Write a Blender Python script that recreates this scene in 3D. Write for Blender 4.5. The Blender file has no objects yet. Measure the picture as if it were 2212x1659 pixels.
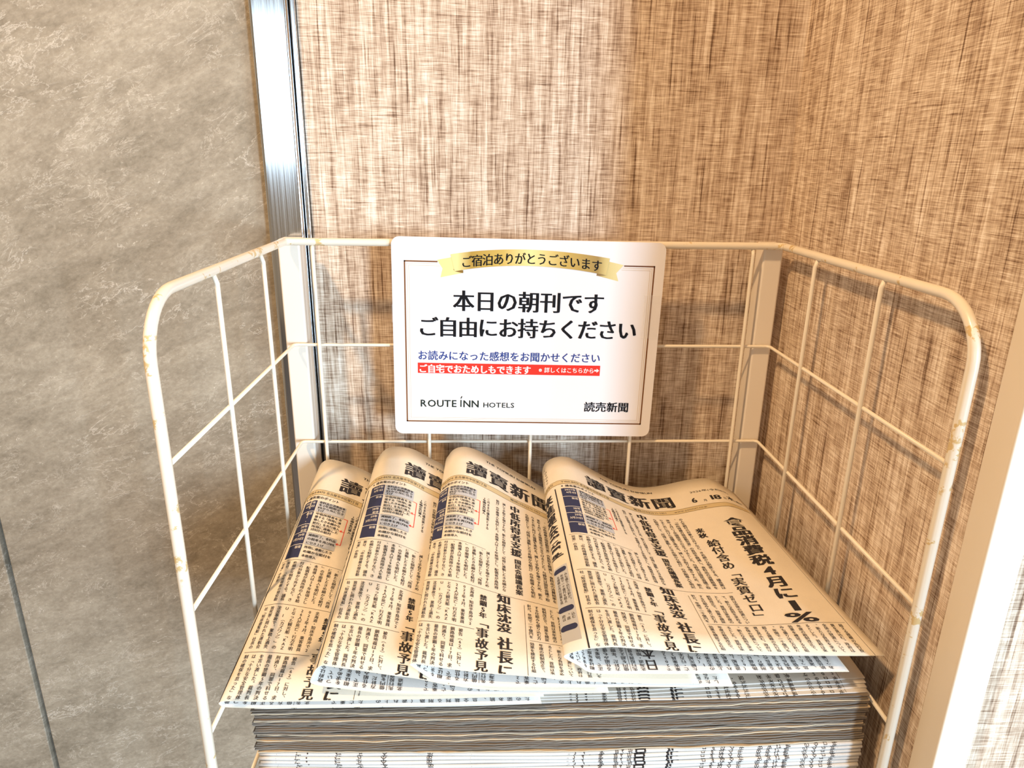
import bpy, math, random
from mathutils import Vector, Matrix, noise
random.seed(7)
SC = bpy.context.scene
COL = SC.collection

# ------------------------------------------------------------------ camera
cam_d = bpy.data.cameras.new('camera')
cam = bpy.data.objects.new('camera', cam_d)
COL.objects.link(cam)
RT = Vector((0.99925249, -0.03618731, 0.01359935))
UP = Vector((-0.00182879, 0.30713984, 0.95166264))
FW = Vector((0.03861501, 0.95097613, -0.30684407))
m = Matrix.Identity(4)
for i in range(3):
    m[i][0] = RT[i]; m[i][1] = UP[i]; m[i][2] = -FW[i]
m[0][3], m[1][3], m[2][3] = -0.04462569, -0.60252296, 0.06797533
cam.matrix_world = m
cam_d.sensor_width = 36
cam_d.lens = 1498.18 / 2212 * 36
cam_d.clip_start = 0.01
SC.camera = cam

# ------------------------------------------------------------------ view, world, lamps
SC.view_settings.view_transform = 'Standard'
SC.view_settings.look = 'None'
SC.view_settings.gamma = 1
SC.view_settings.exposure = 0.0
try: SC.view_settings.use_curve_mapping = False
except Exception: pass

w = bpy.data.worlds.new('world'); SC.world = w; w.use_nodes = True
bg = w.node_tree.nodes['Background']
bg.inputs[0].default_value = (1.0, 0.71, 0.44, 1)
bg.inputs[1].default_value = 0.40

def look(o, target):
    d = Vector(target) - o.location
    o.rotation_euler = d.to_track_quat('-Z', 'Y').to_euler()

def light(name, kind, loc, target, energy, color, **kw):
    l = bpy.data.lights.new(name, kind); l.energy = energy; l.color = color
    for k, v in kw.items(): setattr(l, k, v)
    o = bpy.data.objects.new(name, l); COL.objects.link(o); o.location = loc
    look(o, target); return o

# warm ceiling downlight left in front of the rack
light('ceiling_downlight', 'AREA', (-0.80, -0.78, 1.25), (0.05, -0.1, -0.1), 25, (1.0, 0.65, 0.34), shape='DISK', size=0.11)
# daylight from a tall window across the room, to the right behind the viewer
light('window_daylight', 'AREA', (2.0, -3.7, 0.10), (0.0, 0.0, -0.05), 160, (0.56, 0.77, 1.0), shape='RECTANGLE', size=0.45, size_y=1.2)
# wide window further round to the right; the right wall keeps it off most of the alcove
light('side_window_daylight', 'AREA', (1.55, -1.45, -0.15), (0.25, -0.25, -0.1), 36, (0.66, 0.84, 1.0), shape='RECTANGLE', size=0.7, size_y=1.0)
# softer second window behind the viewer, further left
light('window_daylight_far', 'AREA', (-1.15, -3.6, 0.42), (-0.1, 0.0, 0.1), 10, (0.66, 0.85, 1.0), shape='RECTANGLE', size=0.9, size_y=0.75)

# ------------------------------------------------------------------ materials
def srgb(c):
    return tuple(((x / 255) / 12.92 if x / 255 <= .04045 else ((x / 255 + .055) / 1.055) ** 2.4) for x in c) + (1,)

class N:
    def __init__(s, name):
        s.m = bpy.data.materials.new(name); s.m.use_nodes = True
        s.t = s.m.node_tree; s.b = s.t.nodes['Principled BSDF']
    def n(s, kind, **kw):
        q = s.t.nodes.new(kind)
        for k, v in kw.items(): setattr(q, k, v)
        return q
    def l(s, a, b): s.t.links.new(a, b)
    def math(s, op, a, b=None, clamp=False):
        q = s.n('ShaderNodeMath', operation=op); q.use_clamp = clamp
        for i, v in enumerate((a, b)):
            if v is None: continue
            if isinstance(v, (int, float)): q.inputs[i].default_value = v
            else: s.l(v, q.inputs[i])
        return q.outputs[0]
    def noise(s, vec, scale, detail=2, rough=.5, off=0):
        q = s.n('ShaderNodeTexNoise'); q.inputs['Scale'].default_value = scale
        q.inputs['Detail'].default_value = detail; q.inputs['Roughness'].default_value = rough
        s.l(vec, q.inputs['Vector']); return q.outputs['Fac']
    def scaled(s, vec, sc, off=(0, 0, 0), rot=(0, 0, 0)):
        q = s.n('ShaderNodeMapping'); q.inputs['Scale'].default_value = sc
        q.inputs['Location'].default_value = off; q.inputs['Rotation'].default_value = rot
        s.l(vec, q.inputs['Vector']); return q.outputs[0]
    def ramp(s, fac, stops):
        q = s.n('ShaderNodeValToRGB'); e = q.color_ramp.elements
        while len(e) < len(stops): e.new(.5)
        for i, (p, c) in enumerate(stops):
            e[i].position = p; e[i].color = c
        s.l(fac, q.inputs[0]); return q.outputs[0]
    def maprange(s, fac, a, b, c, d):
        q = s.n('ShaderNodeMapRange'); s.l(fac, q.inputs[0])
        for i, v in enumerate((a, b, c, d)): q.inputs[i + 1].default_value = v
        return q.outputs[0]
    def obj(s):
        return s.n('ShaderNodeTexCoord').outputs['Object']
    def bump(s, h, strength, dist=.001):
        q = s.n('ShaderNodeBump'); q.inputs['Strength'].default_value = strength
        q.inputs['Distance'].default_value = dist
        s.l(h, q.inputs['Height']); s.l(q.outputs[0], s.b.inputs['Normal'])

def plain(name, col, rough=.6, metal=0, **kw):
    a = N(name); a.b.inputs['Base Color'].default_value = col
    a.b.inputs['Roughness'].default_value = rough; a.b.inputs['Metallic'].default_value = metal
    for k, v in kw.items(): a.b.inputs[k].default_value = v
    return a.m

def cloth_mat():
    a = N('woven_wallcloth'); o = a.obj()
    # (x+y, z) so that the same weave runs over walls that face either way
    sep = a.n('ShaderNodeSeparateXYZ'); a.l(o, sep.inputs[0])
    u = a.math('SUBTRACT', sep.outputs[0], sep.outputs[1])
    cmb = a.n('ShaderNodeCombineXYZ'); a.l(u, cmb.inputs[0]); a.l(sep.outputs[2], cmb.inputs[1])
    c = cmb.outputs[0]
    warp = a.noise(a.scaled(c, (30, 30, 1)), 1, 2)
    w2 = a.n('ShaderNodeCombineXYZ'); a.l(a.math('ADD', u, a.math('MULTIPLY', warp, .0012)), w2.inputs[0])
    a.l(a.math('ADD', sep.outputs[2], a.math('MULTIPLY', warp, .0012)), w2.inputs[1]); c2 = w2.outputs[0]
    vs = a.noise(a.scaled(c2, (400, 14, 1)), 1, 3, .6)       # vertical slubs
    vb = a.noise(a.scaled(c2, (110, 10, 1), (3, 7, 0)), 1, 2)     # broad vertical bands
    hs = a.noise(a.scaled(c2, (34, 560, 1), (5, 1, 0)), 1, 3, .65)  # horizontal slubs
    fh = a.noise(a.scaled(c, (70, 1900, 1), (1, 2, 0)), 1, 1)   # fine weft
    fv = a.noise(a.scaled(c, (1900, 100, 1), (8, 2, 0)), 1, 1)   # fine warp
    bl = a.noise(a.scaled(c, (60, 80, 1), (2, 9, 0)), 1, 3)   # blotches
    s = a.math('MULTIPLY', vs, .27)
    for k, wgt in ((vb, .16), (hs, .17), (fh, .23), (fv, .12), (bl, .10)):
        s = a.math('ADD', s, a.math('MULTIPLY', k, wgt))
    dk = a.noise(a.scaled(c2, (420, 9, 1), (11, 4, 0)), 1, 2)      # scattered darker warp threads
    s = a.math('SUBTRACT', s, a.maprange(dk, .60, .72, 0, .11))
    dh = a.noise(a.scaled(c2, (14, 600, 1), (2, 13, 0)), 1, 2)
    s = a.math('SUBTRACT', s, a.maprange(dh, .62, .74, 0, .07))
    col = a.ramp(s, [(.40, srgb((112, 88, 70))), (.47, srgb((170, 145, 122))), (.545, srgb((214, 194, 171))), (.62, srgb((246, 234, 218)))])
    a.l(col, a.b.inputs['Base Color']); a.b.inputs['Roughness'].default_value = .85
    a.b.inputs['Specular IOR Level'].default_value = .2
    a.bump(a.math('ADD', fh, fv), .25, .0003)
    return a.m

def stone_mat():
    a = N('stone_slab'); o = a.obj()
    def nz(sc, off=(0, 0, 0), detail=6, rough=.6, dist=0):
        q = a.n('ShaderNodeTexNoise'); q.inputs['Scale'].default_value = 1; q.inputs['Detail'].default_value = detail
        q.inputs['Roughness'].default_value = rough; q.inputs['Distortion'].default_value = dist
        a.l(a.scaled(rot, sc, off), q.inputs['Vector']); return q.outputs['Fac']
    rot = a.scaled(o, (1, 1, 1), rot=(0, math.radians(24), 0))
    n1 = nz((6, 5, 15), detail=9, rough=.68, dist=.3)
    n2 = nz((40, 30, 95), (3, 1, 5), 8, .72, .4)
    n3 = nz((260, 260, 380), (1, 8, 2), 3, .6)
    step = a.math('ABSOLUTE', a.math('SUBTRACT', nz((10, 9, 28), (7, 2, 9), 10, .66, .5), .5))
    crack = a.math('MULTIPLY', a.maprange(step, 0, .009, 1, 0), a.maprange(nz((9, 8, 12), (5, 5, 1), 3), .47, .56, 0, 1))
    step2 = a.math('ABSOLUTE', a.math('SUBTRACT', nz((30, 20, 62), (2, 12, 4), 9, .7, 1.0), .48))
    crack2 = a.math('MULTIPLY', a.maprange(step2, 0, .014, 1, 0), a.maprange(nz((14, 10, 30), (8, 3, 6), 5), .5, .6, 0, 1))
    fleck = a.math('MULTIPLY', a.maprange(nz((170, 120, 250), (4, 2, 7), 4, .7, 1.2), .60, .68, 0, 1), a.maprange(n2, .46, .6, .1, 1))
    f = a.math('ADD', a.math('MULTIPLY', n1, .46), a.math('ADD', a.math('MULTIPLY', n2, .32), a.math('MULTIPLY', n3, .22)))
    base = a.ramp(f, [(.38, srgb((130, 119, 101))), (.5, srgb((156, 144, 125))), (.62, srgb((178, 166, 146)))])
    mk = a.math('ADD', a.math('MULTIPLY', crack, .75), a.math('ADD', a.math('MULTIPLY', crack2, .6), a.math('MULTIPLY', fleck, .75)), clamp=True)
    mx = a.n('ShaderNodeMix', data_type='RGBA'); a.l(mk, mx.inputs[0])
    a.l(base, mx.inputs[6]); mx.inputs[7].default_value = srgb((216, 204, 186))
    a.l(mx.outputs[2], a.b.inputs['Base Color']); a.b.inputs['Roughness'].default_value = .7
    a.b.inputs['Specular IOR Level'].default_value = .3
    a.bump(a.math('ADD', a.math('MULTIPLY', n2, .5), a.math('ADD', n1, a.math('MULTIPLY', crack, .25))), .3, .003)
    return a.m

def steel_mat():
    a = N('brushed_stainless'); o = a.obj()
    n = a.noise(a.scaled(o, (900, 900, 6)), 1, 2)
    a.b.inputs['Metallic'].default_value = 1
    a.l(a.ramp(n, [(.3, (.50, .53, .57, 1)), (.7, (.66, .69, .72, 1))]), a.b.inputs['Base Color'])
    a.l(a.maprange(n, .3, .7, .10, .17), a.b.inputs['Roughness'])
    return a.m

def paper_mat(name, base, edge=False):
    a = N(name); o = a.obj()
    n = a.noise(a.scaled(o, (55, 55, 55)), 1, 4, .6)
    f = a.noise(a.scaled(o, (1300, 1300, 1300)), 1, 2)
    d = [max(0, x * .93) for x in base[:3]] + [1]
    a.l(a.ramp(a.math('ADD', a.math('MULTIPLY', n, .6), a.math('MULTIPLY', f, .4)), [(.35, d), (.65, base)]), a.b.inputs['Base Color'])
    a.b.inputs['Roughness'].default_value = .8; a.b.inputs['Specular IOR Level'].default_value = .25
    a.bump(n, .15, .001)
    return a.m

def wire_mat():
    a = N('cream_enamel'); o = a.obj()
    n = a.noise(a.scaled(o, (45, 60, 60)), 1, 3, .6)
    n2 = a.noise(a.scaled(o, (320, 320, 320)), 1, 3, .6)
    worn = a.math('MULTIPLY', a.maprange(n, .58, .61, 0, 1), a.maprange(n2, .46, .5, 0, 1))
    mx = a.n('ShaderNodeMix', data_type='RGBA'); a.l(worn, mx.inputs[0])
    mx.inputs[6].default_value = srgb((236, 226, 206)); mx.inputs[7].default_value = srgb((214, 186, 132))
    a.l(mx.outputs[2], a.b.inputs['Base Color']); a.b.inputs['Roughness'].default_value = .32
    a.b.inputs['Coat Weight'].default_value = .3; a.b.inputs['Coat Roughness'].default_value = .15
    return a.m

M = dict(wire_plain=plain('cream_wire_enamel', srgb((238, 228, 208)), .35), cloth=cloth_mat(), stone=stone_mat(), steel=steel_mat(), wire=wire_mat(),
         paper=paper_mat('newsprint', srgb((232, 221, 200))), paper_in=paper_mat('newsprint_inner', srgb((218, 213, 205))),
         edge=paper_mat('newsprint_cut_edge', srgb((128, 117, 105))), edge2=paper_mat('newsprint_cut_edge_pale', srgb((206, 186, 156))), gap=plain('newsprint_painted_shade', srgb((110, 98, 86)), .9),  # gap: recessed sheets, the shade between cut edges put into a darker colour
         ink=plain('ink_black', (.018, .014, .014, 1), .7), ink_soft=plain('ink_small_type', (.05, .04, .037, 1), .8),
         navy=plain('ink_navy', srgb((38, 42, 78)), .7), grey=plain('ink_grey_tint', srgb((188, 190, 192)), .8),
         blue=plain('ink_blue_tint', srgb((120, 150, 190)), .8),
         red=plain('ink_red', srgb((226, 62, 40)), .7), white=plain('ink_knockout', srgb((235, 228, 216)), .8),
         tan=plain('ink_tan_band', srgb((206, 186, 142)), .8), tanline=plain('ink_tan_line', srgb((150, 130, 90)), .8),
         enamel=plain('cream_post_paint', srgb((232, 222, 206)), .45), groove=plain('groove_dark', srgb((40, 38, 36)), .9),
         trim=plain('beige_edge_trim', srgb((228, 214, 192)), .5), floor=plain('floor_carpet', srgb((120, 108, 96)), .9),
         card=plain('laminated_card', srgb((240, 236, 236)), .22, 0), sblack=plain('print_black', (.008, .008, .01, 1), .75, 0, **{'Specular IOR Level': .15}),
         sblue=plain('print_blue', srgb((48, 68, 138)), .75, 0, **{'Specular IOR Level': .15}), sred=plain('print_red', srgb((226, 56, 44)), .75, 0, **{'Specular IOR Level': .15}),
         swhite=plain('print_white', srgb((245, 243, 240)), .75, 0, **{'Specular IOR Level': .15}), sgreen=plain('print_dark_green', srgb((38, 48, 42)), .75, 0, **{'Specular IOR Level': .15}),
         frame=plain('print_bronze', srgb((120, 74, 28)), .4), thin=plain('print_pale_gold', srgb((214, 192, 158)), .4),
         gold_dark=plain('print_gold_dark', srgb((134, 100, 34)), .4),
         tape=plain('clear_tape', (.9, .9, .9, 1), .08, 0))
def gold_mat():
    a = N('print_gold'); o = a.obj()
    sep = a.n('ShaderNodeSeparateXYZ'); a.l(o, sep.inputs[0])
    f = a.maprange(sep.outputs[0], .03, .20, 0, 1)
    a.l(a.ramp(f, [(0, srgb((232, 214, 140))), (.15, srgb((236, 220, 150))), (.22, srgb((176, 142, 56))), (.38, srgb((206, 174, 84))), (.52, srgb((240, 224, 150))),
                   (.70, srgb((198, 164, 72))), (.86, srgb((160, 128, 48))), (.9, srgb((206, 184, 110))), (1, srgb((236, 224, 160)))]), a.b.inputs['Base Color'])
    a.b.inputs['Roughness'].default_value = .4; return a.m
M['gold'] = gold_mat()
t_ = M['tape'].node_tree.nodes['Principled BSDF']; t_.inputs['Alpha'].default_value = .10

# ------------------------------------------------------------------ object helpers
def link(o, parent=None):
    COL.objects.link(o)
    if parent: o.parent = parent
    return o
def empty(name, label, cat, loc=(0, 0, 0), group=None):
    o = bpy.data.objects.new(name, None); o.empty_display_size = .02; o.location = loc
    o['label'] = label; o['category'] = cat
    if group: o['group'] = group
    return link(o)
class MB:
    def __init__(s): s.v = []; s.f = []; s.mi = []; s.mats = []
    def mat(s, key):
        if key not in s.mats: s.mats.append(key)
        return s.mats.index(key)
    def add(s, vs, fs, key):
        b = len(s.v); s.v += vs; i = s.mat(key)
        for f in fs: s.f.append(tuple(b + k for k in f)); s.mi.append(i)
    def box(s, a, b, key, bev=0):
        x0, y0, z0 = a; x1, y1, z1 = b
        s.add([(x0, y0, z0), (x1, y0, z0), (x1, y1, z0), (x0, y1, z0), (x0, y0, z1), (x1, y0, z1), (x1, y1, z1), (x0, y1, z1)],
              [(3, 2, 1, 0), (4, 5, 6, 7), (0, 1, 5, 4), (1, 2, 6, 5), (2, 3, 7, 6), (3, 0, 4, 7)], key)
    def tube(s, pts, r, key, n=10, caps=True):
        pts = [Vector(p) for p in pts]; rings = []
        t0 = (pts[1] - pts[0]).normalized(); u = t0.orthogonal().normalized()
        for i, p in enumerate(pts):
            if i == 0: t = t0
            elif i == len(pts) - 1: t = (pts[i] - pts[i - 1]).normalized()
            else: t = ((pts[i + 1] - p).normalized() + (p - pts[i - 1]).normalized()).normalized()
            u = (u - t * u.dot(t)).normalized(); q = t.cross(u)
            rings.append([tuple(p + (u * math.cos(a) + q * math.sin(a)) * r) for a in [2 * math.pi * k / n for k in range(n)]])
        vs = [v for rg in rings for v in rg]; fs = []
        for i in range(len(rings) - 1):
            for k in range(n):
                k2 = (k + 1) % n; fs.append((i * n + k, i * n + k2, (i + 1) * n + k2, (i + 1) * n + k))
        if caps:
            fs.append(tuple(range(n))[::-1]); fs.append(tuple((len(rings) - 1) * n + k for k in range(n)))
        s.add(vs, fs, key)
    def build(s, name, parent=None, smooth=False, bevel=0):
        me = bpy.data.meshes.new(name); me.from_pydata(s.v, [], s.f)
        for k in s.mats: me.materials.append(M[k])
        me.polygons.foreach_set('material_index', s.mi)
        if smooth: me.polygons.foreach_set('use_smooth', [True] * len(s.f))
        me.update()
        o = bpy.data.objects.new(name, me); link(o, parent)
        if bevel:
            b = o.modifiers.new('b', 'BEVEL'); b.width = bevel; b.segments = 3; b.limit_method = 'ANGLE'
            me.polygons.foreach_set('use_smooth', [True] * len(s.f))
            o.modifiers.new('n', 'WEIGHTED_NORMAL')
        return o
def struct(o): o['kind'] = 'structure'; return o
def fillet(pts, r, n=8):
    """round the corners of a polyline; r is one radius or one per corner"""
    pts = [Vector(p) for p in pts]; out = [pts[0]]
    for i in range(1, len(pts) - 1):
        rr = r[i - 1] if isinstance(r, (list, tuple)) else r
        a = (pts[i - 1] - pts[i]).normalized(); b = (pts[i + 1] - pts[i]).normalized()
        ang = a.angle(b); d = rr / math.tan(ang / 2)
        p0 = pts[i] + a * d; p1 = pts[i] + b * d
        c = pts[i] + (a + b).normalized() * (rr / math.sin(ang / 2))
        v0 = p0 - c; v1 = p1 - c
        for k in range(n + 1):
            t = k / n; v = v0.lerp(v1, t).normalized() * rr
            if k not in (0, n):
                th = v0.angle(v1); v = (v0 * math.sin((1 - t) * th) + v1 * math.sin(t * th)) / math.sin(th)
            out.append(c + v)
    out.append(pts[-1]); return out

# ------------------------------------------------------------------ setting
ZF, ZT = -0.95, 1.45
YW, XW, XL = 0.040, 0.2285, -0.200
YE = -0.262      # where the right wall ends
b = MB(); b.box((XL, YW, ZF), (XW + .03, YW + .03, ZT), 'cloth'); struct(b.build('wall_back'))
b = MB(); b.box((XW, YE, ZF), (XW + .03, YW, ZT), 'cloth'); struct(b.build('wall_right'))
b = MB(); b.box((.2495, YE - .014, ZF), (1.6, YE + .02, ZT), 'cloth'); struct(b.build('wall_front_right'))
# stone cladding: two slabs with an open shadow joint over a dark backing
b = MB(); b.box((-1.9, YW + .016, ZF), (-.2365, YW + .03, ZT), 'groove'); ws = struct(b.build('wall_left'))
for x0, x1 in ((-.5370, -.2365), (-1.9, -.5425)):
    b = MB(); b.box((x0, YW + .004, ZF), (x1, YW + .015, ZT), 'stone'); b.build('stone_panel', ws, bevel=.0012)
# brushed stainless corner trim
b = MB(); b.box((-.2367, YW - .0085, ZF), (-.2055, YW + .016, ZT), 'steel'); struct(b.build('trim_1', bevel=.0028))
b = MB(); b.box((-.2050, YW - .0035, ZF), (-.2004, YW + .012, ZT), 'steel'); struct(b.build('trim_2', bevel=.0012))
b = MB(); b.box((.2280, YE - .0195, ZF), (.2495, YE, ZT), 'trim'); struct(b.build('trim_3', bevel=.0012))
b = MB(); b.box((-1.9, -3.9, ZF - .05), (2.4, YW + .03, ZF), 'floor'); struct(b.build('floor'))

# ------------------------------------------------------------------ wire rack
rack = empty('wire_rack', 'cream enamelled wire newspaper rack standing against the woven wall', 'rack', (0, -.12, ZF))
def RB(): return MB()
def rp(b, name, smooth=True, bevel=0):   # part of the rack, in world coordinates
    for i, v in enumerate(b.v): b.v[i] = (v[0], v[1] + .12, v[2] - ZF)
    return b.build(name, rack, smooth, bevel)
W2 = .2145; DF = -.2575; ZR = -.359
Zs = [-.0905, -.1835, -.2725, ZR]
b = RB()
path = fillet([(-W2, DF, ZF), (-W2, DF, .000), (-W2, 0, 0), (W2, 0, 0), (W2, DF, 0), (W2, DF, ZF)], [.034, .006, .006, .034], 10)
b.tube(path, .0032, 'wire', 14); rp(b, 'frame_tube')
for k, z in enumerate(Zs):
    b = RB(); g = .0014
    b.tube(fillet([(-W2, DF + .002, z), (-W2, g, z), (W2, g, z), (W2, DF + .002, z)], .004, 5), .00145, 'wire_plain', 8)
    rp(b, 'wire')
for x in (-.1915, -.0965, -.0024, .0915, .1883):
    b = RB(); b.tube(fillet([(x, .0, -.003), (x, -.0016, -.008), (x, -.0016, ZR + .0016), (x, DF, ZR + .0016)], .0025, 3), .0017, 'wire_plain', 8); rp(b, 'wire')
for sx in (-1, 1):
    for y in (-.068, -.163):
        b = RB(); x = sx * (W2 - .0018)
        b.tube([(sx * W2, y, -.002), (x, y, -.008), (x, y, ZR)], .0017, 'wire_plain', 8); rp(b, 'wire')
for y in (-.05, -.10, -.15, -.20, DF):
    b = RB(); b.tube([(-W2, y, ZR - .0014), (W2, y, ZR - .0014)], .0017 if y != DF else .003, 'wire_plain', 8); rp(b, 'wire')
for x0, x1 in ((-.2225, -.2035), (.2000, .2175)):
    b = RB(); b.box((x0, .0045, ZF), (x1, .0245, .0015), 'enamel'); rp(b, 'rear_post', False, .002)
b = RB(); b.tube([(-W2, DF, ZF + .06), (-W2, .006, ZF + .06)], .003, 'wire_plain', 8); rp(b, 'foot_brace')
b = RB(); b.tube([(W2, DF, ZF + .06), (W2, .006, ZF + .06)], .003, 'wire_plain', 8); rp(b, 'foot_brace')

# ------------------------------------------------------------------ lettering
_fc = bpy.data.curves.new('lettering', 'FONT'); _fo = bpy.data.objects.new('lettering', _fc); COL.objects.link(_fo)
_dg = bpy.context.evaluated_depsgraph_get(); _cache = {}
def glyph(ch, off=0.0, res=2):
    k = (ch, off, res)
    if k not in _cache:
        _fc.resolution_u = res; _fc.offset = off; _fc.body = ch; _dg.update()
        me = bpy.data.meshes.new_from_object(_fo.evaluated_get(_dg)); me.calc_loop_triangles()
        vs = [(v.co.x, v.co.y) for v in me.vertices]; ts = [tuple(t.vertices) for t in me.loop_triangles]
        adv = (max(v[0] for v in vs) + .06) if vs else .3
        if ord(ch[0]) > 0x2000: adv = 1.0
        _cache[k] = (vs, ts, adv); bpy.data.meshes.remove(me)
    return _cache[k]
ROT = set('「」（）ー〈〉…『』-')
SMALL = set('、。')
class Ink:
    """flat print collected as triangles in page millimetres (x right, y down)"""
    def __init__(s): s.v = []; s.t = []
    def tri(s, pts, tris, key, lay):
        b = len(s.v); s.v += [(p[0], p[1], lay) for p in pts]
        s.t += [(b + a, b + c, b + d, key) for a, c, d in tris]
    def put(s, ch, cx, cy, w, h, key='ink', bold=(0,), off=0., lay=1, rot=0, slant=0):
        """one glyph centred on cx, cy in a w x h cell"""
        if ch in ' \u3000': return
        vs, ts, adv = glyph(ch, off)
        if not vs: return
        mx = .5 if ord(ch) > 0x2000 else (min(v[0] for v in vs) + max(v[0] for v in vs)) / 2
        for bi, dx in enumerate(bold):
            pts = []
            for x, y in vs:
                a, c = x - mx, .38 - y
                if rot == 1: a, c = -c, a
                if rot == 2: a, c = -a, -c
                pts.append((cx + a * w + dx * w, cy + c * h + slant * a * w))
            s.tri(pts, ts, key, lay + .13 * bi)
    def row(s, txt, x0, x1, cy, h, key='ink', bold=(0,), off=0., lay=1, w=None, slant=0):
        """a line of text fitted between x0 and x1"""
        n = len(txt); p = (x1 - x0) / n
        for i, ch in enumerate(txt):
            s.put(ch, x0 + p * (i + .5), cy + slant * p * (i + .5), w or p, h, key, bold, off, lay, slant=slant)
    def line(s, txt, x0, cy, h, key, bold=(0,), off=0., lay=1, track=1.0, fit=None):
        """proportional line; fit = total width"""
        adv = [glyph(c, off)[2] if c != ' ' else .35 for c in txt]; tot = sum(adv) * h * track
        kx = (fit / tot) if fit else 1; x = x0
        for c, a in zip(txt, adv):
            if c != ' ':
                vs, ts, _ = glyph(c, off)
                for bi, dx in enumerate(bold):
                    s.tri([(x + (vx + dx) * h * kx * track, cy + (.36 - vy) * h) for vx, vy in vs], ts, key, lay + .13 * bi)
            x += a * h * kx * track
    def col(s, txt, cx, y0, y1, w, key='ink', bold=(0,), off=0., lay=1, h=None, pitch=None, rot=0):
        """a column of text from y0 down to y1"""
        n = len(txt); p = pitch or (y1 - y0) / n
        for i, ch in enumerate(txt):
            y = y0 + p * (i + .5)
            if ch in SMALL and not rot: s.put(ch, cx + .55 * w, y - .55 * p, w, h or p, key, bold, off, lay)
            else: s.put(ch, cx, y, w, h or p, key, bold, off, lay, rot=1 if (ch in ROT and not rot) else rot)
    def rect(s, x0, y0, x1, y1, key, lay=0, step=3.0):
        nx = max(1, int(math.ceil(abs(x1 - x0) / step))); ny = max(1, int(math.ceil(abs(y1 - y0) / (step * 3))))
        pts = [(x0 + (x1 - x0) * i / nx, y0 + (y1 - y0) * j / ny) for j in range(ny + 1) for i in range(nx + 1)]; ts = []
        for j in range(ny):
            for i in range(nx):
                a = j * (nx + 1) + i; ts += [(a, a + 1, a + nx + 2), (a, a + nx + 2, a + nx + 1)]
        s.tri(pts, ts, key, lay)
    def poly(s, pts, key, lay=0):
        s.tri(pts, [(0, i, i + 1) for i in range(1, len(pts) - 1)], key, lay)
    def refine(s, L):
        t = s.t; s.t = []
        while t:
            a, b, c, k = t.pop(); P = [s.v[a], s.v[b], s.v[c]]
            d = [math.hypot(P[i][0] - P[(i + 1) % 3][0], P[i][1] - P[(i + 1) % 3][1]) for i in range(3)]
            j = d.index(max(d))
            if d[j] > L:
                I = (a, b, c); p, q, r = I[j], I[(j + 1) % 3], I[(j + 2) % 3]
                s.v.append(tuple((s.v[p][z] + s.v[q][z]) / 2 for z in range(3))); mI = len(s.v) - 1
                t += [(p, mI, r, k), (mI, q, r, k)]
            else: s.t.append((a, b, c, k))
    def build(s, name, fn, parent, L=None, keep=None):
        if L: s.refine(L)
        if not s.t: return None
        b = MB(); b.v = [fn(*p) for p in s.v]
        for a, c, d, k in s.t:
            if keep and not (keep(s.v[a]) and keep(s.v[c]) and keep(s.v[d])): continue
            b.f.append((a, c, d)); b.mi.append(b.mat(k))
        if not b.f: return None
        # drop unused vertices
        used = sorted({i for f in b.f for i in f}); mp = {u: i for i, u in enumerate(used)}
        b.v = [b.v[u] for u in used]; b.f = [tuple(mp[i] for i in f) for f in b.f]
        return b.build(name, parent)

# ------------------------------------------------------------------ notice hung on the rack
ang = math.radians(.88)
sign = empty('notice_sign', 'white laminated notice with a gold ribbon hung on the back rail', 'sign', (-.124, -.0068, .0062))
sign.rotation_euler = (0, ang, 0)
SW, SH = 234.4, 178.0
b = MB(); R = 7.0; seg = 6; outl = []
for cx, cy, a0 in ((SW - R, -R, 90), (R, -R, 180), (R, -SH + R, 270), (SW - R, -SH + R, 360)):
    for k in range(seg + 1):
        a = math.radians(a0 - 90 + 90 * k / seg); outl.append((cx + R * math.cos(a), cy + R * math.sin(a)))
n = len(outl)
b.add([(x / 1000, -.0004, z / 1000) for x, z in outl] + [(x / 1000, .0004, z / 1000) for x, z in outl],
      [tuple(range(n))[::-1], tuple(range(n, 2 * n))] + [(k, (k + 1) % n, n + (k + 1) % n, n + k) for k in range(n)], 'card')
b.build('laminated_card', sign)
def sl(x, z):    # notice position measured on the rack plane -> notice millimetres (y down)
    dx, dz = x + 124, z - 6.2
    return dx * math.cos(ang) - dz * math.sin(ang), -(dx * math.sin(ang) + dz * math.cos(ang))
sf = lambda x, y, lay: (x / 1000, -.0004 - .00012 * (lay + 1), -y / 1000)
I = Ink()
def framerect(I, x0, y0, x1, y1, t, key, lay=0, gap=None):
    I.rect(x0, y1 - t, x1, y1, key, lay, 50); I.rect(x0, y0, x0 + t, y1, key, lay, 50); I.rect(x1 - t, y0, x1, y1, key, lay, 50)
    if gap: I.rect(x0, y0, gap[0], y0 + t, key, lay, 50); I.rect(gap[1], y0, x1, y0 + t, key, lay, 50)
    else: I.rect(x0, y0, x1, y0 + t, key, lay, 50)
framerect(I, 10.4, 19.8, 226.0, 166.2, 1.2, 'frame', gap=(39, 199))
framerect(I, 12.8, 22.2, 223.6, 163.8, .3, 'thin', gap=(39, 198)); framerect(I, 14.4, 23.8, 222.0, 162.2, .3, 'thin', gap=(41, 197))
I.build('border', sf, sign)
I = Ink()   # ribbon: an arched band with folded tails
TLr, TMr, TRr = sl(-74.2, -8.5), sl(-9.3, -4.0), sl(62, -10.9); BLr, BMr, BRr = sl(-71, -22.9), sl(-7.9, -17.8), sl(59.6, -25.3)
def arc3(a, m_, c, n=20):
    o = []
    for k in range(n + 1):
        t = k / n; u = [a[i] * (1 - t) * (1 - 2 * t) + 4 * m_[i] * t * (1 - t) + c[i] * t * (2 * t - 1) for i in (0, 1)]; o.append(u)
    return o
top, bot = arc3(TLr, TMr, TRr), arc3(BLr, BMr, BRr)
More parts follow.
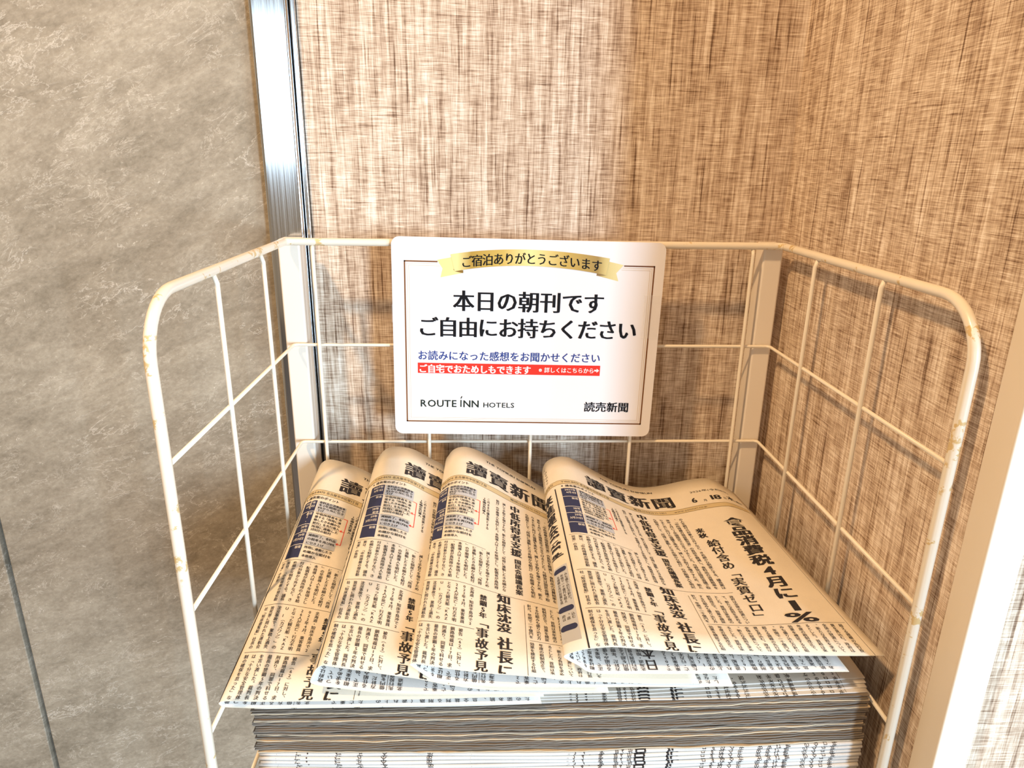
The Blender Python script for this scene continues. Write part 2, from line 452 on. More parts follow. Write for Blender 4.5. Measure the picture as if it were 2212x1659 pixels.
pts = top + bot; I.tri(pts, sum([[(k, k + 1, 22 + k), (k, 22 + k, 21 + k)] for k in range(20)], []), 'gold', 2)
I.poly([sl(-81.2, -20.7), sl(-85.7, -13.3), sl(-72.5, -10.8), sl(-63.6, -24.2), sl(-83.1, -28.2)], 'gold', 0)
I.poly([sl(-72, -21), sl(-63.5, -22.0), sl(-63.6, -24.4), sl(-71, -22.9)], 'gold_dark', 1)
I.poly([sl(68.2, -23.5), sl(74.2, -16.5), sl(61, -13.5), sl(51.2, -25.6), sl(70.4, -30.5)], 'gold', 0)
I.poly([sl(60, -23), sl(51.4, -23.8), sl(51.2, -25.8), sl(59.6, -25.3)], 'gold_dark', 1)
I.t = [(a, b_, c, k) for a, b_, c, k in I.t]
I.build('ribbon', sf, sign)
SER = (-.022, -.008, .008, .022)     # widened verticals, thin horizontals
I = Ink()
txt = 'ご宿泊ありがとうございます'
a, m_, c = sl(-65.2, -15.6), sl(-5.7, -12.0), sl(55.7, -18.2)
cur = arc3(a, m_, c, 26)
for i, ch in enumerate(txt):
    q = cur[2 * i + 1]; I.put(ch, q[0], q[1] - .3, 9.6, 10.6, 'sblack', SER, lay=3, slant=(i - 6) * .014)
I.build('ribbon_lettering', sf, sign)
I = Ink()
x0, y0 = sl(-72.8, -48.5); x1, y1 = sl(59.5, -50.0); I.row('本日の朝刊です', x0, x1, (y0 + y1) / 2, 19.6, 'sblack', (-.03, -.015, 0, .015, .03), w=19)
x0, y0 = sl(-103.6, -72); x1, y1 = sl(89.6, -73.6); I.row('ご自由にお持ちください', x0, x1, (y0 + y1) / 2, 19.0, 'sblack', (-.03, -.015, 0, .015, .03), w=18.4)
I.build('main_lettering', sf, sign)
I = Ink()
x0, y0 = sl(-104.6, -97.6); x1, y1 = sl(58.6, -99.4); I.row('お読みになった感想をお聞かせください', x0, x1, (y0 + y1) / 2, 9.3, 'sblue', (-.012, .012), off=.006)
I.build('blue_lettering', sf, sign)
I = Ink()
p0, p1 = sl(-104.6, -104.2), sl(58.6, -116.3); I.rect(p0[0], p0[1], p1[0], p1[1], 'sred', 0, 60)
x0, y0 = sl(-104, -109.3); x1, y1 = sl(-3.6, -110.9); I.row('ご自宅でおためしもできます', x0, x1, (y0 + y1) / 2 + .2, 8.2, 'swhite', (-.03, 0, .03), off=.012)
x0, y0 = sl(3.2, -110.6); x1, y1 = sl(53.5, -111.2); I.row('※詳しくはこちらから', x0, x1, (y0 + y1) / 2 + .2, 5.3, 'swhite', (-.01, .02), off=.006)
ax, ay = sl(55.6, -111.3); I.poly([(ax - 2.2, ay - .7), (ax + .2, ay - .7), (ax + .2, ay + .7), (ax - 2.2, ay + .7)], 'swhite', 1)
I.poly([(ax, ay - 1.9), (ax + 2.3, ay), (ax, ay + 1.9)], 'swhite', 1)
I.build('red_bar', sf, sign)
I = Ink()
x0, y0 = sl(-103.6, -142.2); I.line('ROUTE', x0, y0, 9.4, 'sgreen', (0, .012), off=.012, fit=33.5)
x0, y0 = sl(-67.7, -142.7); I.rect(x0 + .6, y0 - 3.4, x0 + 1.7, y0 + 3.3, 'sgreen', 1, 50)
I.poly([(x0 + .5, y0 - 4.7), (x0 + 1.5, y0 - 6.9), (x0 + 2.4, y0 - 7.1), (x0 + 1.7, y0 - 4.9)], 'sgreen', 1)
x0, y0 = sl(-65.0, -142.8); I.line('NN', x0, y0, 9.4, 'sgreen', (0, .012), off=.012, fit=15)
x0, y0 = sl(-46.8, -144.0); I.line('HOTELS', x0, y0, 6.6, 'sgreen', (0, .01), off=.008, fit=29)
I.build('footer_lettering', sf, sign); I = Ink()
x0, y0 = sl(45.6, -145.9); x1, y1 = sl(87.2, -146.5); I.row('読売新聞', x0, x1, (y0 + y1) / 2, 10, 'sblack', (-.012, .012), off=.01)
I.build('footer_lettering', sf, sign)
for x0, x1, y0, y1 in ((-.6, 10.5, 58, 74), (219, 233.5, 45, 84)):
    b = MB(); b.box((x0 / 1000, -.0009, -y1 / 1000), (x1 / 1000, -.0012, -y0 / 1000), 'tape'); b.build('clear_tape', sign)

# ------------------------------------------------------------------ front page print
H = 228.0
BODY = ('減して手取りを増やすため、新たな制度として「所得に連動したきめ細かな給付」の早期導入を明記した。本格導入は29年秋頃とし、配偶者が高所得の人を給付の対象から外すなど、きめ細かな制度とする。'
        '議長案は、「中所得層の現役勤労者」の負担を軽減し、食料品の消費税率を来年4月に2年間限定で引き下げるとした。与野党は国民会議で取りまとめに向けた協議を進める。')
BODY2 = ('北海道・知床半島沖で2022年4月、乗客乗員26人が死亡・行方不明となった観光船「KAZU Ⅰ（カズワン）」の沈没事故で、業務上過失致死罪に問われた運航会社「知床遊覧船」社長の被告（62）に対し、釧路地裁は17日、求刑通り、同罪で科せる最長の禁錮5年の判決を言い渡した。'
         '裁判長は「十分な安全管理体制の確保を怠った」などと述べ、運航管理者と安全統括管理者の立場にあった被告の責任を認めた。')
BODY3 = ('政府は全体の財源について、新たな負担を求めるとした。首相は来年度の税制改正で、効果を検証する仕組みも盛り込む方針だ。年間で一千億円を超える規模の先行投資を見込む。')
class Flow:
    def __init__(s, t): s.t = t; s.i = 0
    def take(s, n):
        o = ''.join(s.t[(s.i + k) % len(s.t)] for k in range(n)); s.i = (s.i + n) % len(s.t); return o
def columns(I, flow, xr, xl, pitch, y0, y1, w=3.1, cp=2.95, key='ink_soft', short=0, bold=(-.02, .02)):
    x = xr; k = 0; n = int((y1 - y0) / cp)
    while x >= xl:
        t = flow.take(n)
        m_ = n - (short if (x - pitch < xl) else 0)
        I.col(t[:m_], x, y0, y0 + cp * m_, w, key, bold, pitch=cp, h=cp * 1.02)
        x -= pitch; k += 1
def front_page(lo, hi):
    """the printed matter of the front page between x = lo and x = hi, one Ink for each kind"""
    o = {}
    Y = lambda v: v * H
    A = o['masthead'] = Ink()
    A.row('讀賣新聞', 49, 136, Y(.130), 19.0, 'ink', (-.03, -.01, .01, .03), off=.006, w=20.5)
    A.line('THE YOMIURI SHIMBUN', 68, Y(.048), 3.6, 'ink', (-.02, 0, .03), fit=53)
    A.line('2026年(令和8年)', 153, Y(.092), 3.4, 'ink', (0,), fit=38)
    A.line('6', 150, Y(.148), 10, 'ink', (-.03, 0, .03)); A.put('月', 162, Y(.160), 3.6, 3.8, 'ink'); A.line('18', 165.5, Y(.146), 10, 'ink', (-.03, 0, .03), fit=12.5)
    A.put('日', 181, Y(.152), 3.6, 3.8, 'ink'); A.put('木', 188, Y(.140), 8.5, 8.0, 'ink', SER); A.row('曜日', 193.5, 201, Y(.146), 3.6, 'ink', (-.02, .02))
    B = o['banner_band'] = Ink()
    B.rect(-24, Y(.188), 203, Y(.2125), 'tan', 0); B.rect(-24, Y(.186), 203, Y(.188), 'tanline', 1); B.rect(-24, Y(.2125), 203, Y(.2145), 'tanline', 1)
    B.line('中部支社', 4, Y(.2), 3.3, 'ink_soft', (0,)); B.line('〒460-8470 名古屋市中区栄1丁目', 24, Y(.2), 3.3, 'ink_soft', (0, .02), fit=46)
    B.line('電話(052)211-1101', 93, Y(.2), 3.2, 'ink_soft', (0,), fit=30); B.line('www.yomiuri.co.jp', 130, Y(.2), 3.2, 'ink_soft', (0,), fit=30)
    C = o['rule_line'] = Ink()
    C.rect(17.3, Y(.235), 18.4, H, 'ink', 0)
    C.rect(203.4, Y(.215), 203.7, H, 'ink_soft', 0)
    for x0, x1, v in ((21, 72, .527), (21, 136, .700), (21, 66, .860), (104, 202, .865)): C.rect(x0, Y(v), x1, Y(v) + .28, 'ink_soft', 0)
    C.rect(101.5, Y(.722), 101.8, H, 'ink_soft', 0); C.rect(137, Y(.72), 137.3, Y(.86), 'ink_soft', 0) if False else None
    T = o['points_table'] = Ink()
    T.put('●', 24.6, Y(.229), 2.2, 2.2, 'ink'); T.row('議長案のポイント', 27, 54, Y(.229), 3.5, 'ink', (-.03, 0, .03))
    cells = (.245, .302, .366, .405, .460, .518); lft = (('2027年', '4月1日'), ('秋頃',), ('28年', '秋頃'), ('29年', '3月31日'), ('秋頃',))
    rgt = (('食料品の消費税率', 'を2年間限定で', '8%から1%に引き', '下げ'), ('中低所得者を支', '援する「所得に連', '動したきめ細かな', '給付」を先行導入'),
           ('所得に連動した', '2回目の給付'), ('減税終了。食料品', 'の税率を再び8%', 'に引き上げ'), ('所得に連動したき', 'め細かな給付を', '本格導入'))
    T.rect(23, Y(.245), 36, Y(.518), 'navy', 0)
    for c_ in cells[1:-1]: T.rect(23, Y(c_) - .25, 36, Y(c_) + .25, 'white', 1); T.rect(37.5, Y(c_), 61, Y(c_) + .2, 'ink_soft', 1)
    for k in (0, 3): T.rect(36.8, Y(cells[k]) + .3, 61.5, Y(cells[k + 1]) - .3, 'grey', 0)
    for k, ls in enumerate(lft):
        for j, t in enumerate(ls):
            wd = 1.72 * sum(1.5 if ord(q) > 999 else 1 for q in t); T.line(t, 35.2 - wd, Y(cells[k]) + 3.0 + 4.1 * j, 3.2, 'white', (0, .03), lay=2, fit=wd)
    for k, ls in enumerate(rgt):
        hh = (Y(cells[k + 1] - cells[k]) - .6) / max(len(ls), 2.6)
        for j, t in enumerate(ls):
            last = j == len(ls) - 1
            T.line(t, 38, Y(cells[k]) + .6 + hh * (j + .5), 2.9, 'ink', (-.02, .03), lay=2, fit=(22.5 if not last else min(22.5, 2.85 * len(t))))
    T.rect(64.6, Y(.300), 65.2, Y(.425), 'red', 0); T.rect(61.5, Y(.300) - .3, 65.2, Y(.300) + .3, 'red', 0)
    for v in (.362, .425):
        T.rect(62, Y(v) - .3, 65.2, Y(v) + .3, 'red', 0); T.poly([(60.6, Y(v)), (62.6, Y(v) - 1.3), (62.6, Y(v) + 1.3)], 'red', 1)
    D = o['headline'] = Ink()
    def nxt(k): o['headline ' + str(k)] = q = Ink(); return q
    MIN = (-.05, -.025, 0, .025, .05)
    D.col('中低所得者支援', 97.5, Y(.232), Y(.505), 9.4, 'ink', MIN)
    D = nxt(0)
    D.col('国民会議議長案', 98.5, Y(.517), Y(.683), 5.6, 'ink', (-.03, 0, .03), off=.01)
    D = nxt(1)
    D.col('来秋', 141, Y(.325), Y(.388), 7.2, 'ink', MIN)
    D = nxt(2)
    D.col('給付含め「実質ゼロ」', 145.5, Y(.402), Y(.850), 10.6, 'ink', (-.03, -.01, .01, .03))
    D = nxt(3)
    D.col('食品消費税4月に', 173.5, Y(.292), Y(.755), 17.5, 'ink', (-.035, -.012, .012, .035), off=.014)
    D.put('1', 174, Y(.785), 30, 15, 'ink', (-.03, 0, .03), off=.01); D.put('%', 173, Y(.838), 34, 13.5, 'ink', (-.01, .02), off=.01)
    D = nxt(4)
    D.col('知床沈没', 86.5, Y(.700), Y(.852), 10.2, 'ink', MIN); D.col('社長に', 87, Y(.868), Y(1.015), 10.2, 'ink', MIN)
    D = nxt(5)
    D.col('禁錮5年', 71.5, Y(.725), Y(.815), 5.4, 'ink', (-.03, 0, .03), off=.012)
    D.col('「事故予見', 71.5, Y(.812), Y(1.0), 9.0, 'ink', (-.035, 0, .035))
    D = nxt(6)
    D.col('このままの議長案とする', 72.5, Y(.262), Y(.43), 2.7, 'ink', (-.02, .02)); D.col('1年間の先行導入', 68.8, Y(.268), Y(.36), 3.0, 'ink', (-.04, 0, .04))
    E_ = o['article_text'] = Ink(); f = Flow(BODY); g = Flow(BODY2); h = Flow(BODY3)
    columns(E_, f, 87, 79, 6.0, Y(.245), Y(.69)); columns(E_, f, 131.5, 107, 5.6, Y(.245), Y(.69), 3.4, 3.3)
    f.i = 0; columns(E_, f, 74, 22, 5.55, Y(.534), Y(.695), short=6)
    columns(E_, g, 63, 22, 5.55, Y(.708), Y(.855)); columns(E_, g, 57, 22, 5.55, Y(.868), Y(.998))
    columns(E_, h, 133, 105, 5.55, Y(.715), Y(.86)); columns(E_, h, 197, 105, 6.1, Y(.872), Y(.998))
    # the strip left of the heavy rule, which bends over the spine
    S_ = o['side_column'] = Ink()
    S_.col('来進運会憲墨', 7, Y(.25), Y(.62), 13, 'ink', MIN, off=.01)
    S_.rect(1, Y(.66), 14.5, Y(.965), 'grey', 0)
    for v in (.668, .835, .905):
        S_.poly([(4 + 3 * math.cos(a) if math.cos(a) < 0 else 11 + 2.6 * math.cos(a), Y(v) + 2.4 + 2.4 * math.sin(a)) for a in [2 * math.pi * k / 16 for k in range(16)]], 'navy', 1)
    columns(S_, h, 12, 3, 3.6, Y(.70), Y(.825), 2.8, 2.8); columns(S_, h, 12, 3, 3.6, Y(.865), Y(.90), 2.8, 2.8)
    for j, (a, c_) in enumerate((('6', '7'), ('5', '24'), ('20', '13'), ('14', '24'), ('17', '16'), ('10', '11'))):
        S_.line(c_, 9.5, Y(.052 + .021 * j), 3.4, 'ink_soft', (0, .03)); S_.line(a, 4, Y(.052 + .021 * j), 3.4, 'ink_soft', (0, .03)); S_.row('面社', -4, 2.5, Y(.052 + .021 * j), 3.0, 'ink_soft')
    S_.rect(-6, Y(.036), 12, Y(.037), 'ink_soft', 0)
    columns(S_, h, -5, -32, 6, Y(.24), Y(.98))
    for k_ in list(o):
        q = o[k_]
        q.t = [t for t in q.t if lo <= sum(q.v[t[z]][0] for z in range(3)) / 3 <= hi and max(q.v[t[z]][1] for z in range(3)) <= H + 9]
    return o

# ------------------------------------------------------------------ rolled newspapers
def cr(pts, n=6):
    pts = [Vector(q) for q in pts]; P0 = [2 * pts[0] - pts[1]] + pts + [2 * pts[-1] - pts[-2]]; out = []
    for i in range(1, len(P0) - 2):
        a, b_, c, d = P0[i - 1:i + 3]
        for k in range(n):
            t = k / n; out.append(.5 * (2 * b_ + (c - a) * t + (2 * a - 5 * b_ + 4 * c - d) * t * t + (3 * b_ - a - 3 * c + d) * t ** 3))
    out.append(pts[-1]); return out
class Curve:
    """cross-section (x, z) in metres, arc length 0 at the spine, negative on the lower leaf"""
    def __init__(s, low, up):      # both run from the spine outwards
        i0 = None; pts = list(reversed(low)) + up[1:]
        s.c = cr(pts, 6); L = [0]
        for a, b_ in zip(s.c, s.c[1:]): L.append(L[-1] + (b_ - a).length)
        z = L[(len(low) - 1) * 6]; s.L = [v - z for v in L]
    def at(s, t):
        import bisect
        L = s.L; k = min(max(bisect.bisect_right(L, t), 1), len(L) - 1); f = (t - L[k - 1]) / (L[k] - L[k - 1])
        p = s.c[k - 1].lerp(s.c[k], f) if 0 <= f <= 1 else s.c[k - 1] + (s.c[k] - s.c[k - 1]) * f
        return p
    def nrm(s, t):
        d = s.at(t + .0015) - s.at(t - .0015); d.normalize(); return Vector((-d.y, d.x))
PAPERS = [
    dict(off=(9.0, 13.0, 17.0), YB=-.014, YF=-.244, hi=105, low_len=.205, up_len=.205,
         bu=[(-.2005, -.2130), (-.1985, -.2060), (-.1942, -.1983), (-.1868, -.195), (-.1752, -.1974), (-.1628, -.2021), (-.1505, -.2086), (-.140, -.2165), (-.125, -.2275), (-.10, -.242), (-.06, -.2512), (0, -.2530), (.02, -.2532)],
         bl=[(-.2005, -.2130), (-.2008, -.228), (-.197, -.245), (-.185, -.2555), (-.16, -.2590), (-.1, -.2595), (0, -.2595), (.02, -.2595)],
         fu=[(-.2112, -.2585), (-.2095, -.2570), (-.2031, -.2566), (-.1745, -.2575), (-.1457, -.2574), (-.0993, -.2575), (-.0584, -.2569), (-.0128, -.2563), (-.006, -.2563)],
         fl=[(-.2112, -.2585), (-.2100, -.2602), (-.2065, -.2616), (-.175, -.2628), (-.0878, -.2630), (-.0052, -.2624), (.0, -.2624)]),
    dict(off=(3.0, 4.0, 6.0), YB=-.014, YF=-.243, hi=112, low_len=.19, up_len=.195,
         bu=[(-.1475, -.2065), (-.1462, -.2000), (-.143, -.1938), (-.1367, -.186), (-.1282, -.1823), (-.1114, -.1842), (-.0948, -.1939), (-.083, -.2007), (-.0755, -.2092), (-.0635, -.2168), (-.05, -.2238), (-.03, -.2345), (0, -.2448), (.05, -.2490), (.07, -.249)],
         bl=[(-.1475, -.2065), (-.1455, -.2105), (-.139, -.2155), (-.125, -.2260), (-.10, -.2405), (-.06, -.2498), (0, -.2517), (.05, -.2525), (.07, -.2525)],
         fu=[(-.1536, -.2441), (-.1520, -.2390), (-.1495, -.2345), (-.1455, -.2314), (-.1385, -.2326), (-.1216, -.2356), (-.1016, -.2395), (-.0859, -.2426), (-.07, -.2470), (-.04, -.2520), (0, -.2533), (.045, -.2540), (.06, -.254)],
         fl=[(-.1536, -.2441), (-.1505, -.2462), (-.1452, -.2477), (-.1338, -.2495), (-.11, -.2530), (-.086, -.2548), (-.04, -.2556), (0, -.2557), (.045, -.2558), (.06, -.2558)]),
    dict(off=(20.0, 24.0, 26.0), YB=-.014, YF=-.2425, hi=150, low_len=.212, up_len=.186,
         bu=[(-.0810, -.1985), (-.0806, -.1950), (-.0785, -.1915), (-.0734, -.1852), (-.0649, -.1824), (-.0543, -.1847), (-.0394, -.1926), (-.0222, -.2034), (-.0048, -.2144), (.0107, -.2244), (.035, -.2352), (.06, -.2398), (.10, -.2432), (.14, -.2440)],
         bl=[(-.0810, -.1985), (-.0795, -.2030), (-.0740, -.2085), (-.0635, -.2140), (-.045, -.2245), (-.02, -.2360), (.0, -.2420), (.05, -.2465), (.1, -.2475), (.15, -.2475)],
         fu=[(-.0914, -.2322), (-.0900, -.2316), (-.0871, -.2316), (-.0785, -.2333), (-.0641, -.236), (-.0408, -.2396), (-.0145, -.2425), (.0092, -.2458), (.03, -.2476), (.0599, -.2492), (.0923, -.2498), (.10, -.2498)],
         fl=[(-.0914, -.2322), (-.0880, -.2355), (-.0815, -.241), (-.0729, -.2458), (-.0408, -.2499), (-.0054, -.2513), (.0601, -.2521), (.1179, -.2528), (.13, -.253)]),
    dict(off=(0.0, 0.0, 0.0), YB=-.014, YF=-.2405, hi=215, low_len=.190, up_len=.2095,
         bu=[(.0088, -.2120), (.0086, -.2070), (.0097, -.2020), (.0129, -.197), (.0206, -.1932), (.0292, -.1928), (.0379, -.1956), (.0602, -.2084), (.0782, -.218), (.0983, -.2239), (.1181, -.223), (.1441, -.2173), (.1615, -.215), (.1729, -.2179), (.1945, -.2321), (.2090, -.2430)],
         bl=[(.0088, -.2120), (.0095, -.2165), (.0130, -.2215), (.022, -.2275), (.035, -.2335), (.06, -.2380), (.1, -.2415), (.15, -.2475), (.19, -.2550), (.205, -.257)],
         fu=[(.0053, -.2298), (.0065, -.2280), (.0116, -.2259), (.0202, -.2236), (.0348, -.2224), (.0496, -.2237), (.0734, -.2262), (.1063, -.2288), (.1636, -.2311), (.2137, -.2316), (.222, -.2316)],
         fl=[(.0053, -.2298), (.0085, -.2325), (.015, -.2365), (.0256, -.2425), (.0599, -.2437), (.1201, -.2444), (.1884, -.2442), (.2, -.2442)]),
]
def lerpt(x, xs, ys):
    if x <= xs[0]: return ys[0]
    for a, b_, c, d in zip(xs, xs[1:], ys, ys[1:]):
        if x <= b_: return c + (d - c) * (x - a) / (b_ - a)
    return ys[-1]
WX = (0, 25, 60, 95, 130, 170, 210); WY = (-.035, -.028, -.005, .020, .026, .006, -.022)
labels = [
    'leftmost of the four rolled newspapers fanned across the rack, its masthead half covered',
    'second rolled newspaper from the left in the fan, masthead cut off by its neighbour',
    'third rolled newspaper from the left in the fan, large masthead running under the uppermost paper',
    'uppermost rolled newspaper at the right of the fan, whole front page and date showing']
for pi, P in enumerate(PAPERS):
    cb = Curve(P['bl'], P['bu']); cf = Curve(P['fl'], P['fu'])
    YB, YF = P['YB'], P['YF']; TH = .0011
    def base(s, v, d=0.0, cb=cb, cf=cf, YB=YB, YF=YF, pi=pi):
        B = cb.at(s); F = cf.at(s); n_ = cb.nrm(s).lerp(cf.nrm(s), v).normalized()
        q = .00022 * math.sin(s * 70 + pi) * math.sin(v * 5 + s * 31 + pi) if abs(s) > .02 else 0
        x = B.x * (1 - v) + F.x * v + n_.x * (d + q); z = B.y * (1 - v) + F.y * v + n_.y * (d + q)
        return (x, YB * (1 - v) + YF * v, z)
    root = empty('newspaper', labels[pi], 'newspaper', (base(.05, 1)[0], YF, -.262), 'rolled newspapers fanned out on the pile')
    ox, oy, oz = root.location
    tl = lambda p: (p[0] - ox, p[1] - oy, p[2] - oz)
    NS = 110; NV = 12
    sheets = []
    for k in range(3):
        d0 = -.0004 * k; d1 = d0 - .00034
        s0, s1 = -P['low_len'] + .0012 * k, P['up_len'] - .0008 * k
        ss = []
        for i in range(NS + 1):       # finer steps round the spine
            t = i / NS * 2 - 1; t = abs(t) ** 1.7 * (1 if t > 0 else -1); ss.append(t * (s1 if t > 0 else -s0))
        v0, v1 = .0015 * k, 1 - .0022 * k
        b = MB(); top_, bot_ = [], []
        for s_ in ss:
            for j in range(NV + 1):
                v = v0 + (v1 - v0) * j / NV
                top_.append(tl(base(s_, v, d0))); bot_.append(tl(base(s_, v, d1)))
        n1 = NV + 1; tot = len(top_); fs = []
        for i in range(NS):
            for j in range(NV):
                a = i * n1 + j; fs.append((a, a + 1, a + n1 + 1, a + n1)); fs.append((tot + a, tot + a + n1, tot + a + n1 + 1, tot + a + 1))
        for i in range(NS):
            a = i * n1; fs.append((a, a + n1, tot + a + n1, tot + a)); a += NV; fs.append((a, tot + a, tot + a + n1, a + n1))
        for j in range(NV):
            fs.append((j, tot + j, tot + j + 1, j + 1)); a = NS * n1 + j; fs.append((a, a + 1, tot + a + 1, tot + a))
        b.add(top_ + bot_, fs, 'paper' if k == 0 else 'paper_in')
        sh = b.build('cover_sheet' if k == 0 else 'inner_sheet', root, False); sheets.append(sh)
        nt = NS * NV * 2; sh.data.polygons.foreach_set('use_smooth', [i < nt for i in range(len(sh.data.polygons))])
    def fn(x, y, lay, base=base, P=P, pi=pi, tl=tl):
        v = y / H; off = lerpt(v, (0, .5, 1), P['off']); s_ = (x - off) / 1000
        v2 = v + lerpt(x, WX, WY) * 4 * v * (1 - v) * (1 if pi in (0, 2, 3) else .8)
        if v > .985: v2 = min(v, .9995)
        return tl(base(s_, min(max(v2, 0), .9995), .00011 + .00009 * lay))
    offm = P['off'][2]
    pr = front_page(offm - 34, P['hi'])
    for nm, I in pr.items():
        q = I.build(nm.split()[0], fn, sheets[0], L=2.6, keep=lambda p: p[1] < H + 3)
        if q and nm in ('article_text', 'side_column'): q['kind'] = 'stuff'
    # type on the upward side of the lower leaf, read from behind
    I = Ink(); g = Flow(BODY3 + BODY2); q0 = 6
    qend = P['low_len'] * 1000 - 8; k = 0; x = q0
    while x < qend:
        if not (58 < x < 68 or 46 < x < 50): I.col(g.take(9)[::-1], x, H * .86, H * .995, 3.5, 'ink_soft', (-.02, .02), rot=2)
        x += 5.6; k += 1
    if pi == 3: I.col('本日', 62.5, H * .90, H * .995, 9, 'ink_soft', (-.02, .02), rot=2)
    I.rect(48, H * .86, 48.25, H * .998, 'ink_soft', 0)
    def fn2(x, y, lay, base=base, tl=tl): return tl(base(-x / 1000, min(y / H, .995), -.0011 - .00012 - .00006 * lay))
    q = I.build('article_text', fn2, sheets[2], L=3.5); q['kind'] = 'stuff'

# ------------------------------------------------------------------ pile of flat newspapers
ORD = ['topmost', 'second', 'third', 'fourth', 'fifth', 'sixth', 'seventh', 'eighth', 'ninth', 'tenth', 'eleventh', 'twelfth', 'thirteenth', 'fourteenth',
       'fifteenth', 'sixteenth', 'seventeenth', 'eighteenth', 'nineteenth', 'twentieth', 'twenty-first', 'twenty-second', 'twenty-third', 'twenty-fourth', 'twenty-fifth']
def zline(x, zl, zr, sag=0):     # height of a layer along the pile
    t = (x + .1935) / .405; return zl + (zr - zl) * t - sag * 4 * t * (1 - t)
def nose_print():
    """type on the folded lower edge of the front page; y = arc distance back from the nose, millimetres"""
    I = Ink(); g = Flow('日す体る先労求け新のる日年能') ; g2 = Flow(BODY2)
    I.rect(17.2, -4.4, 18.6, 12, 'ink', 0)
    I.put('見', 66, -.2, 11, 12, 'ink', (-.03, 0, .03)); I.put('に', 88, -1.5, 10, 10, 'ink', (-.03, 0, .03))
    for k in range(15):
        x = 109 + 6.3 * k
        if k in (5, 10): continue
        I.put(g.take(1), x, .2, 3.6, 4.6, 'ink_soft', (-.02, .02)); I.put(g2.take(1), x, 5.2, 3.6, 4.2, 'ink_soft', (-.02, .02))
    for x in list(range(22, 46, 6)) + [50, 54, 59]:
        I.put(g2.take(1), x, .6, 3.4, 4.4, 'ink_soft', (-.02, .02)); I.put(g2.take(1), x, 5.4, 3.4, 4.2, 'ink_soft', (-.02, .02))
    I.rect(200, -4, 200.25, 12, 'ink_soft', 0)
    for x in (-160, -154, -134, -120, -104, -74):
        I.put(g2.take(1), x, .6, 4, 4.4, 'ink_soft', (-.02, .02))
    I.rect(-174, -4, -173.7, 12, 'ink_soft', 0); I.rect(-47, -4, -46.7, 12, 'ink_soft', 0)
    return I
def make_folded(name_label, group, zl, zr, sag, T, x0, x1, yl, yr, xo, seed, prn):
    """a flat newspaper, folded edge to the front: a soft nose, the body, and print on the nose"""
    rnd = random.Random(seed); NX = 48
    root = empty('newspaper', name_label, 'newspaper', ((x0 + x1) / 2, -.12, zl), group)
    ph = rnd.random() * 6; am = .00018
    def prof(x, a):          # a: arc mm from the nose tip, + on top, - below
        t = (x - x0) / (x1 - x0); yf = yl + (yr - yl) * t + .0004 * math.sin(x * 31 + ph)
        z = zline(x, zl, zr, sag) + am * math.sin(x * 47 + ph); R_ = T / 2
        a /= 1000; q = R_ * math.pi / 2
        if a > q: return yf + R_ + (a - q), z + R_
        if a < -q: return yf + R_ + (-a - q), z - R_
        th = a / R_; return yf + R_ * (1 - math.cos(th)), z + R_ * math.sin(th)
    q = T / 2 * math.pi / 2 * 1000
    arcs = [232, 60, 14, 4 + q, q, q * .75, q * .5, q * .25, 0, -q * .25, -q * .5, -q * .75, -q, -14, -232]
    vs, fs = [], []
    for i in range(NX + 1):
        x = x0 + (x1 - x0) * i / NX
        for a in arcs: y, z = prof(x, a); vs.append((x - root.location.x, y - root.location.y, z - root.location.z))
    k = len(arcs)
    for i in range(NX):
        for j in range(k - 1): c = i * k + j; fs.append((c, c + 1, c + k + 1, c + k))
        fs.append((i * k + k - 1, i * k, (i + 1) * k, (i + 1) * k + k - 1))
    fs.append(tuple(range(k))[::-1]); fs.append(tuple(NX * k + j for j in range(k)))
    b = MB(); b.add(vs, fs, 'paper_in'); body = b.build('folded_sheets', root, True)
    I = Ink(); I.v = [p for p in prn.v]; I.t = [t for t in prn.t]
    def fn(x, y, lay):
        X = min(max(x / 1000 + xo, x0 + .0006), x1 - .0006); yy, z = prof(X, y + 0.6)
        y2, z2 = prof(X, y + 1.0); d = Vector((y2 - yy, z2 - z)); d.normalize(); n_ = Vector((-d.y, d.x)) * (.00008 + .00004 * lay)
        return (X - root.location.x, yy + n_.x - root.location.y, z + n_.y - root.location.z)
    I.build('edge_print', fn, body, keep=lambda p: p[1] > -3.2)['kind'] = 'stuff'
    return root
prn = nose_print(); prn.refine(2.2)
G1 = 'folded newspapers directly under the rolled ones'
for k in range(4):
    T = .0009; lvl = k
    zl = -.26745 + T * (3 - lvl) + T / 2; zr = -.2632 + T * (3 - lvl) + T / 2
    lab = ['topmost', 'second', 'third', 'lowest'][k] + ' of the four flat newspapers between the rolled ones and the ragged bundle'
    P4 = prn
    if k == 0:
        P4 = Ink(); P4.v = list(prn.v); P4.t = list(prn.t); P4.rect(-62, -.5, -6, 14, 'blue', 0); P4.rect(-20, -.5, -6, 14, 'navy', 1)
    make_folded(lab, G1, zl, zr, 0.0018, T, -.1925 + .0004 * k, .2108 - .0009 * k, -.2392 - .0003 * k, -.2285 - .0033 * k, -.0063, 11 + k, P4)
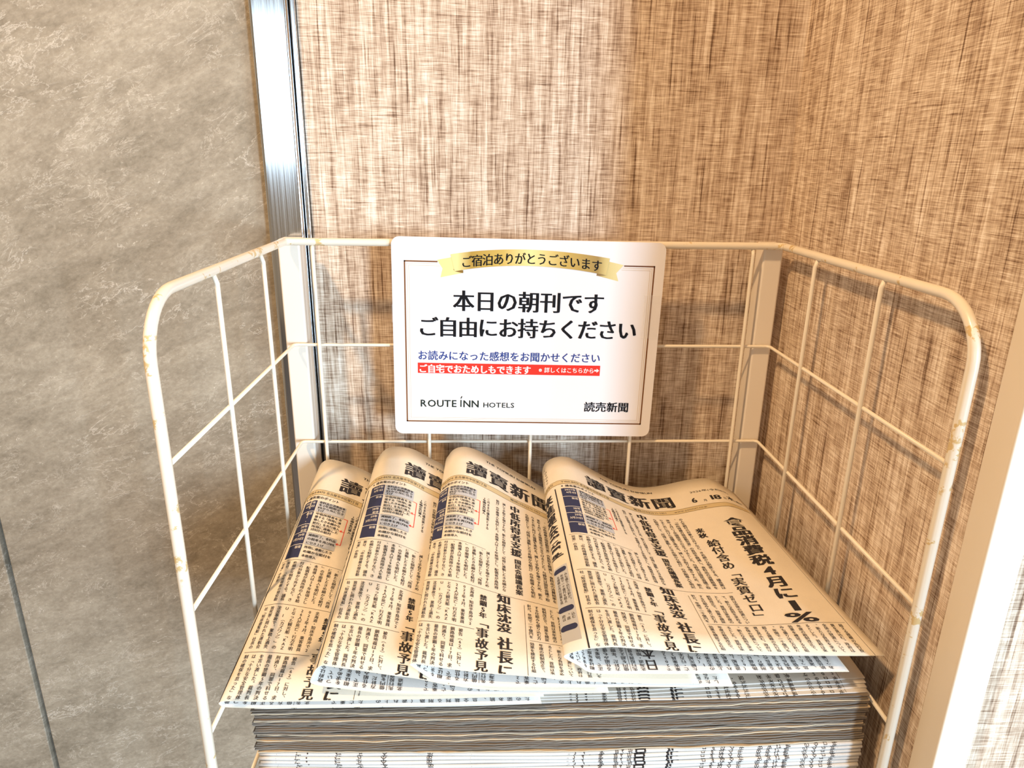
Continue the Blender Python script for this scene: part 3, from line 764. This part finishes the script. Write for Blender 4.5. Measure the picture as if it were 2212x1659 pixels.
# ragged bundle: cut edges to the front
G2 = 'newspapers of the ragged cut-edge bundle'
NB = 25
for k in range(NB):
    rnd = random.Random(100 + k)
    f0, f1 = k / NB, (k + 1) / NB
    ztl, ztr = -.2680 + (-.3017 + .2680) * f0, -.2636 + (-.3013 + .2636) * f0
    zbl, zbr = -.2680 + (-.3017 + .2680) * f1, -.2636 + (-.3013 + .2636) * f1
    sag0, sag1 = .0018 + .0025 * f0, .0018 + .0025 * f1
    root = empty('newspaper', ORD[k] + ' newspaper down in the bundle whose ragged cut edges face forward', 'newspaper', (.009, -.12, ztl), G2)
    x0 = -.1930 + rnd.uniform(-.0012, .0012); x1 = .2085 + rnd.uniform(-.0018, .0018) + .0015 * f0
    NX = 150; nl = 2; pale = rnd.random() < .22; b = MB(); yb = .0
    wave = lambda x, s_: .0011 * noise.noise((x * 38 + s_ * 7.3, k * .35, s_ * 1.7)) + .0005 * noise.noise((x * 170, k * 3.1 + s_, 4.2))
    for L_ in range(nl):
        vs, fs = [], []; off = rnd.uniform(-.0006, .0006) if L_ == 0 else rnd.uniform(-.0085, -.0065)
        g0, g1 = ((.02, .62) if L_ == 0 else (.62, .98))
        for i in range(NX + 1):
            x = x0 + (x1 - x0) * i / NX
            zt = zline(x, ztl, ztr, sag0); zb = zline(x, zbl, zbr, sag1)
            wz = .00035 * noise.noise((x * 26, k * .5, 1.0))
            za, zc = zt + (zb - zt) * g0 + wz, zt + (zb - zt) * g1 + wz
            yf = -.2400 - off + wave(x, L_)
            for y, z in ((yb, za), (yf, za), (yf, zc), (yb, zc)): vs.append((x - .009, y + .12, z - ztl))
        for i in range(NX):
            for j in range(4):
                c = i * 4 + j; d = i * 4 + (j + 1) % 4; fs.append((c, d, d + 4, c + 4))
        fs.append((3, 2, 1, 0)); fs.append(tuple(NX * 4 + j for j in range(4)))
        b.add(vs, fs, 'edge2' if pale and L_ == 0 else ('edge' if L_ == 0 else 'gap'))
    b.build('cut_sheets', root)
# lower bundle: folded edges to the front again
G3 = 'newspapers of the lowest bundle with folded edges forward'
NL = 18
for k in range(NL):
    pit = .00305; T = .0028; zc0 = -.3017 - pit * (k + .5); zc1 = -.3013 - pit * (k + .5)
    rnd = random.Random(300 + k)
    make_folded(ORD[k] + ' newspaper down in the lowest bundle, its folded edge forward', G3, zc0, zc1, .0043, T, -.1915 - .0002 * k + rnd.uniform(-.001, .001),
                .2100 + rnd.uniform(-.0012, .0005), -.2405 - rnd.uniform(0, .0012), -.2405 - rnd.uniform(0, .0012), -.0068 + rnd.uniform(-.0006, .0006), 500 + k, prn)

bpy.data.objects.remove(_fo, do_unlink=True)
